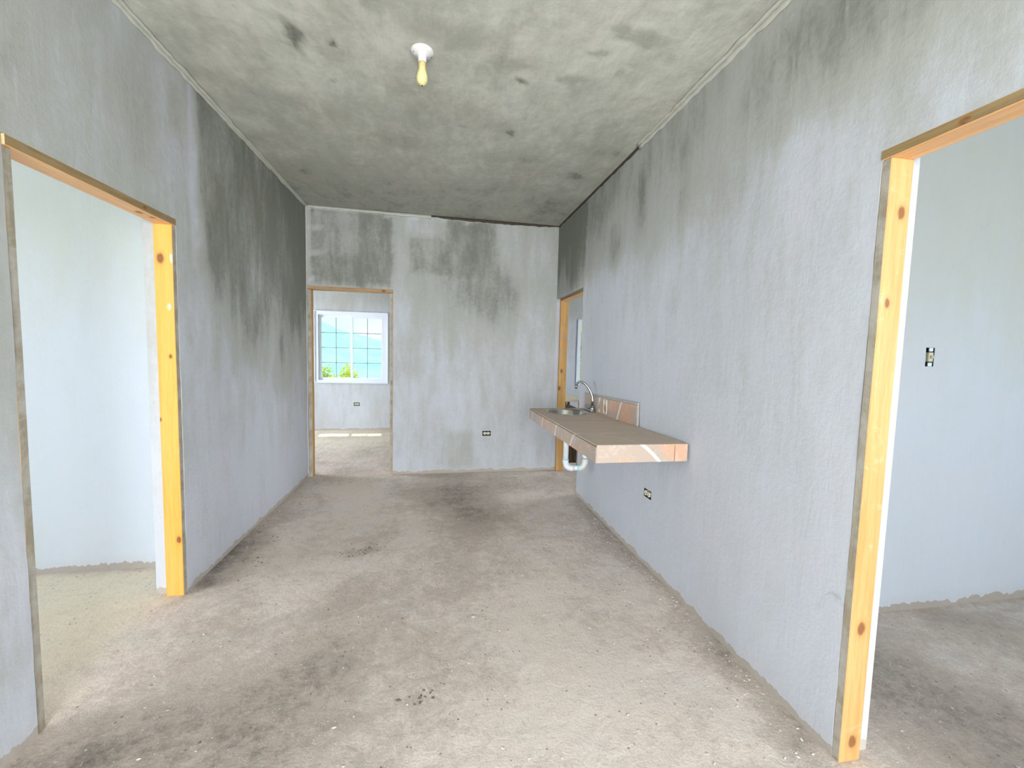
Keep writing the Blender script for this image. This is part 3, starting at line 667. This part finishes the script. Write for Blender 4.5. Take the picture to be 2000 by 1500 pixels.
# ------------------------------------------------------------------ workbench in the rear right room
bn = empty('storage_stand', (1.60, 5.12, 0), 'dark timber stand with a cream board top beyond the far right doorway', 'stand'); inv = Matrix.Translation(-bn.location)
def bp(nm, a, b, mat, bev=.003):
    bm = bmesh.new(); box(bm, a, b, bev); o = put(nm, bm, mat, bn); o.matrix_parent_inverse = inv; return o
X0, X1, Y0, Y1, ZT = 1.605, 1.83, 5.13, 5.62, .862
bp('top_board', (X0-.015, Y0-.02, ZT-.028), (X1+.012, Y1, ZT), M_PLY)
for x in (X0, X1-.03):
    for y in (Y0, Y1-.03): bp('leg', (x, y, 0), (x+.03, y+.03, ZT-.029), M_PINE if x > X0 and y == Y0 else M_BENCH)
for i in range(3): bp('board', (X0+.031+(X1-X0-.062)*i/3, Y0+.020, .03), (X0+.029+(X1-X0-.062)*(i+1)/3, Y0+.032, .74), M_BENCH)
bp('shelf', (X0+.03, Y0+.034, .725), (X1-.03, Y1-.03, .745), M_BENCH)
bm = bmesh.new(); tube(bm, [(X0+.05, Y0+.008, .72), (X1-.05, Y0+.008, .06)], .011, 4); o = put('brace', bm, M_BENCH, bn); o.matrix_parent_inverse = inv

# ------------------------------------------------------------------ grit on the floor
def grit(name, n, mat, label, r0, r1, zone, seed, flat=.6):
    rnd = random.Random(seed); V = []; Fc = []
    base = [(1, 0, 0), (0, 1, 0), (-1, 0, 0), (0, -1, 0), (0, 0, 1), (0, 0, -1)]; fc = [(0, 1, 4), (1, 2, 4), (2, 3, 4), (3, 0, 4), (1, 0, 5), (2, 1, 5), (3, 2, 5), (0, 3, 5)]
    for _ in range(n):
        x, y = zone(rnd); r = r0+(r1-r0)*rnd.random()**3; a = rnd.random()*6.28; k = len(V)
        e = 1+rnd.random()*.8
        for p in base:
            q = [c*(.7+.5*rnd.random()) for c in p]
            V.append((x+r*(q[0]*e*math.cos(a)-q[1]*math.sin(a)), y+r*(q[0]*e*math.sin(a)+q[1]*math.cos(a)), .004*(nz(x, y, 2.5, 2)+.5*nz(x, y, 9, 5)+.3*nz(x, y, 25, 8))+r*flat*(q[2]+.35)))
        Fc += [tuple(k+i for i in f) for f in fc]
    me = bpy.data.meshes.new(name); me.from_pydata(V, [], Fc); me.materials.append(mat)
    o = bpy.data.objects.new(name, me); COL.objects.link(o); return tag(o, label, 'gravel', None, 'stuff')
def zall(r): return r.uniform(-1.38, 1.39), 1.0+3.9*r.random()
def zright(r):
    y = 1.0+3.0*r.random(); return fr(y)-.03-.5*r.random()**2, y
def zdoors(r): return (r.uniform(-2.8, -1.6), r.uniform(1.2, 2.9)) if r.random() < .4 else (r.uniform(1.6, 3.2), r.uniform(.4, 1.85))
grit('pale_gravel', 2400, M_STONE, 'pale grit and plaster crumbs scattered over the concrete floor', 0.0014, .0070, lambda r: zright(r) if r.random() < .35 else (zdoors(r) if r.random() < .25 else zall(r)), 3)
def zdark(r):
    k = r.random()
    if k < .35: y = r.uniform(2.7, 4.8); return fl(y)+.03+.25*r.random()**1.5, y
    if k < .6: return r.gauss(.9, .3), r.gauss(4.4, .25)
    if k < .63: return r.gauss(-.05, .03), r.gauss(1.69, .02)
    if k < .85: return r.gauss(-.5, .08), r.gauss(3.05, .08)
    return zall(r)
grit('dark_debris', 420, M_STONE2, 'dark crumbs and leaf bits on the floor by the walls', .0015, .008, lambda r: (lambda p: (max(-1.38, min(1.38, p[0])), min(4.88, p[1])))(zdark(r)), 5, .5)

# ------------------------------------------------------------------ outside
def hill_mat(name, a, b, s):
    t = NT(name); P = t.pos(); n = t.noise(P, s, 6, .65); return t.done(t.mix(t.rng(n, .35, .65), a, b), .95, spec=.05)
def land(name, y0, y1, x0, x1, fn, mat, label, nx=70, ny=24):
    bm = bmesh.new(); g = []
    for i in range(nx+1):
        row = []
        for j in range(ny+1):
            x = x0+(x1-x0)*i/nx; y = y0+(y1-y0)*j/ny; row.append(bm.verts.new((x, y, fn(x, y))))
        g.append(row)
    for i in range(nx):
        for j in range(ny): bm.faces.new((g[i][j], g[i+1][j], g[i+1][j+1], g[i][j+1]))
    bmesh.ops.recalc_face_normals(bm, faces=bm.faces)
    for f in bm.faces:
        if f.normal.z < 0: f.normal_flip()
    o = put(name, bm, mat, smooth=True, recalc=False); return tag(o, label, None, None, 'structure')
M_HILL = hill_mat('hazy blue hillside', (.24, .54, .62), (.34, .62, .66), .02)  # distance haze is mixed into the base colours
M_GRASS = hill_mat('dry grass slope', (.42, .48, .16), (.62, .56, .26), .6)
land('ground_yard', 7.94, 40, -40, 40, lambda x, y: -.15-.02*max(0, y-10)**1.5+.1*nz(x, y, .3), M_GRASS, 'grassy slope falling away behind the house')
def ridge(x, y):
    d = (y-300)/900; k = x/max(y, 1)
    K = ((-.6, .11), (-.35, .082), (-.252, .058), (-.205, .036), (-.185, .033), (-.119, .019), (0, .012), (.3, .05), (.6, .08))
    f = .11 if k < 0 else .08
    for (p, q), (r, w) in zip(K, K[1:]):
        if p <= k <= r: f = q+(w-q)*(k-p)/(r-p)
    crest = 1.4+1200*f+2.5*nz(x, y, .02, 5)
    return -60+(crest+60)*sm(0, 1, d)+12*nz(x, y, .008, 7)*(1-abs(2*d-1))
land('distant_hills', 300, 1200, -1400, 1400, ridge, M_HILL, 'hazy blue mountain ridge far beyond the window', 120, 40)
land('valley_floor', 30, 320, -500, 500, lambda x, y: -4-.19*(y-30)+2*nz(x, y, .02, 1) if y > 30 else -4, hill_mat('hazy valley', (.22, .50, .52), (.38, .60, .58), .05), 'pale hazy valley below the house')  # valley colours include the haze too
def leafmat(name, a, b):
    t = NT(name); n = t.noise(t.pos(), 9, 3, .6); c = t.mix(t.rng(n, .35, .65), a, b)
    return t.done(c, .55, spec=.3, **{'Transmission Weight': 0.0})
M_LEAF = leafmat('yellow green leaf', (.55, .68, .08), (.80, .85, .20)); M_LEAF2 = leafmat('green leaf', (.30, .50, .06), (.60, .72, .16))
M_BARK = simple('bark', (.22, .17, .12), .9)
def bush(name, c, rx, ry, h, n, ls, mat, label, seed):
    rnd = random.Random(seed); e = empty(name, c, label, 'shrub')
    bm = bmesh.new()
    for k in range(5):
        a = rnd.random()*6.28; tube(bm, [(0, 0, -.1), (.25*rx*math.cos(a), .25*ry*math.sin(a), h*.4), (.6*rx*math.cos(a), .6*ry*math.sin(a), h*.8)], [.03, .02, .008], 6)
    put('stems', bm, M_BARK, e)
    V, Fc = [], []
    cl = [(rnd.gauss(0, .5), rnd.gauss(0, .5), rnd.uniform(.35, .9)) for _ in range(14)]
    for _ in range(n):
        q = rnd.choice(cl); p = Vector(((q[0]+rnd.gauss(0, .22))*rx, (q[1]+rnd.gauss(0, .22))*ry, max(.05, q[2]+rnd.gauss(0, .10))*h))
        d = Vector((rnd.gauss(0, 1), rnd.gauss(0, 1), rnd.gauss(.3, .6))).normalized(); w = d.cross(Vector((rnd.random(), rnd.random(), rnd.random()))).normalized()
        l = ls*rnd.uniform(.6, 1.3); k = len(V); nn = d.cross(w)
        V += [tuple(p-d*l*.5), tuple(p+w*l*.22+nn*l*.05), tuple(p+d*l*.5), tuple(p-w*l*.22+nn*l*.05)]; Fc += [(k, k+1, k+2), (k, k+2, k+3)]
    me = bpy.data.meshes.new('foliage'); me.from_pydata(V, [], Fc); me.materials.append(mat)
    o = bpy.data.objects.new('foliage', me); COL.objects.link(o); o.parent = e; o['kind'] = 'stuff'
bush('garden_shrub', (-2.86, 11.4, -.2), .22, .3, 1.15, 900, .10, M_LEAF, 'yellow-green shrub outside, left of the two below the window', 1)
bush('garden_shrub', (-2.2, 11.4, -.2), .22, .3, 1.15, 900, .10, M_LEAF, 'yellow-green shrub outside, right of the two below the window', 2)
bush('garden_shrub', (4.4, 11.8, -.2), 1.1, .8, 2.9, 3800, .16, M_LEAF, 'tall yellow-green shrub outside the far right window', 3)
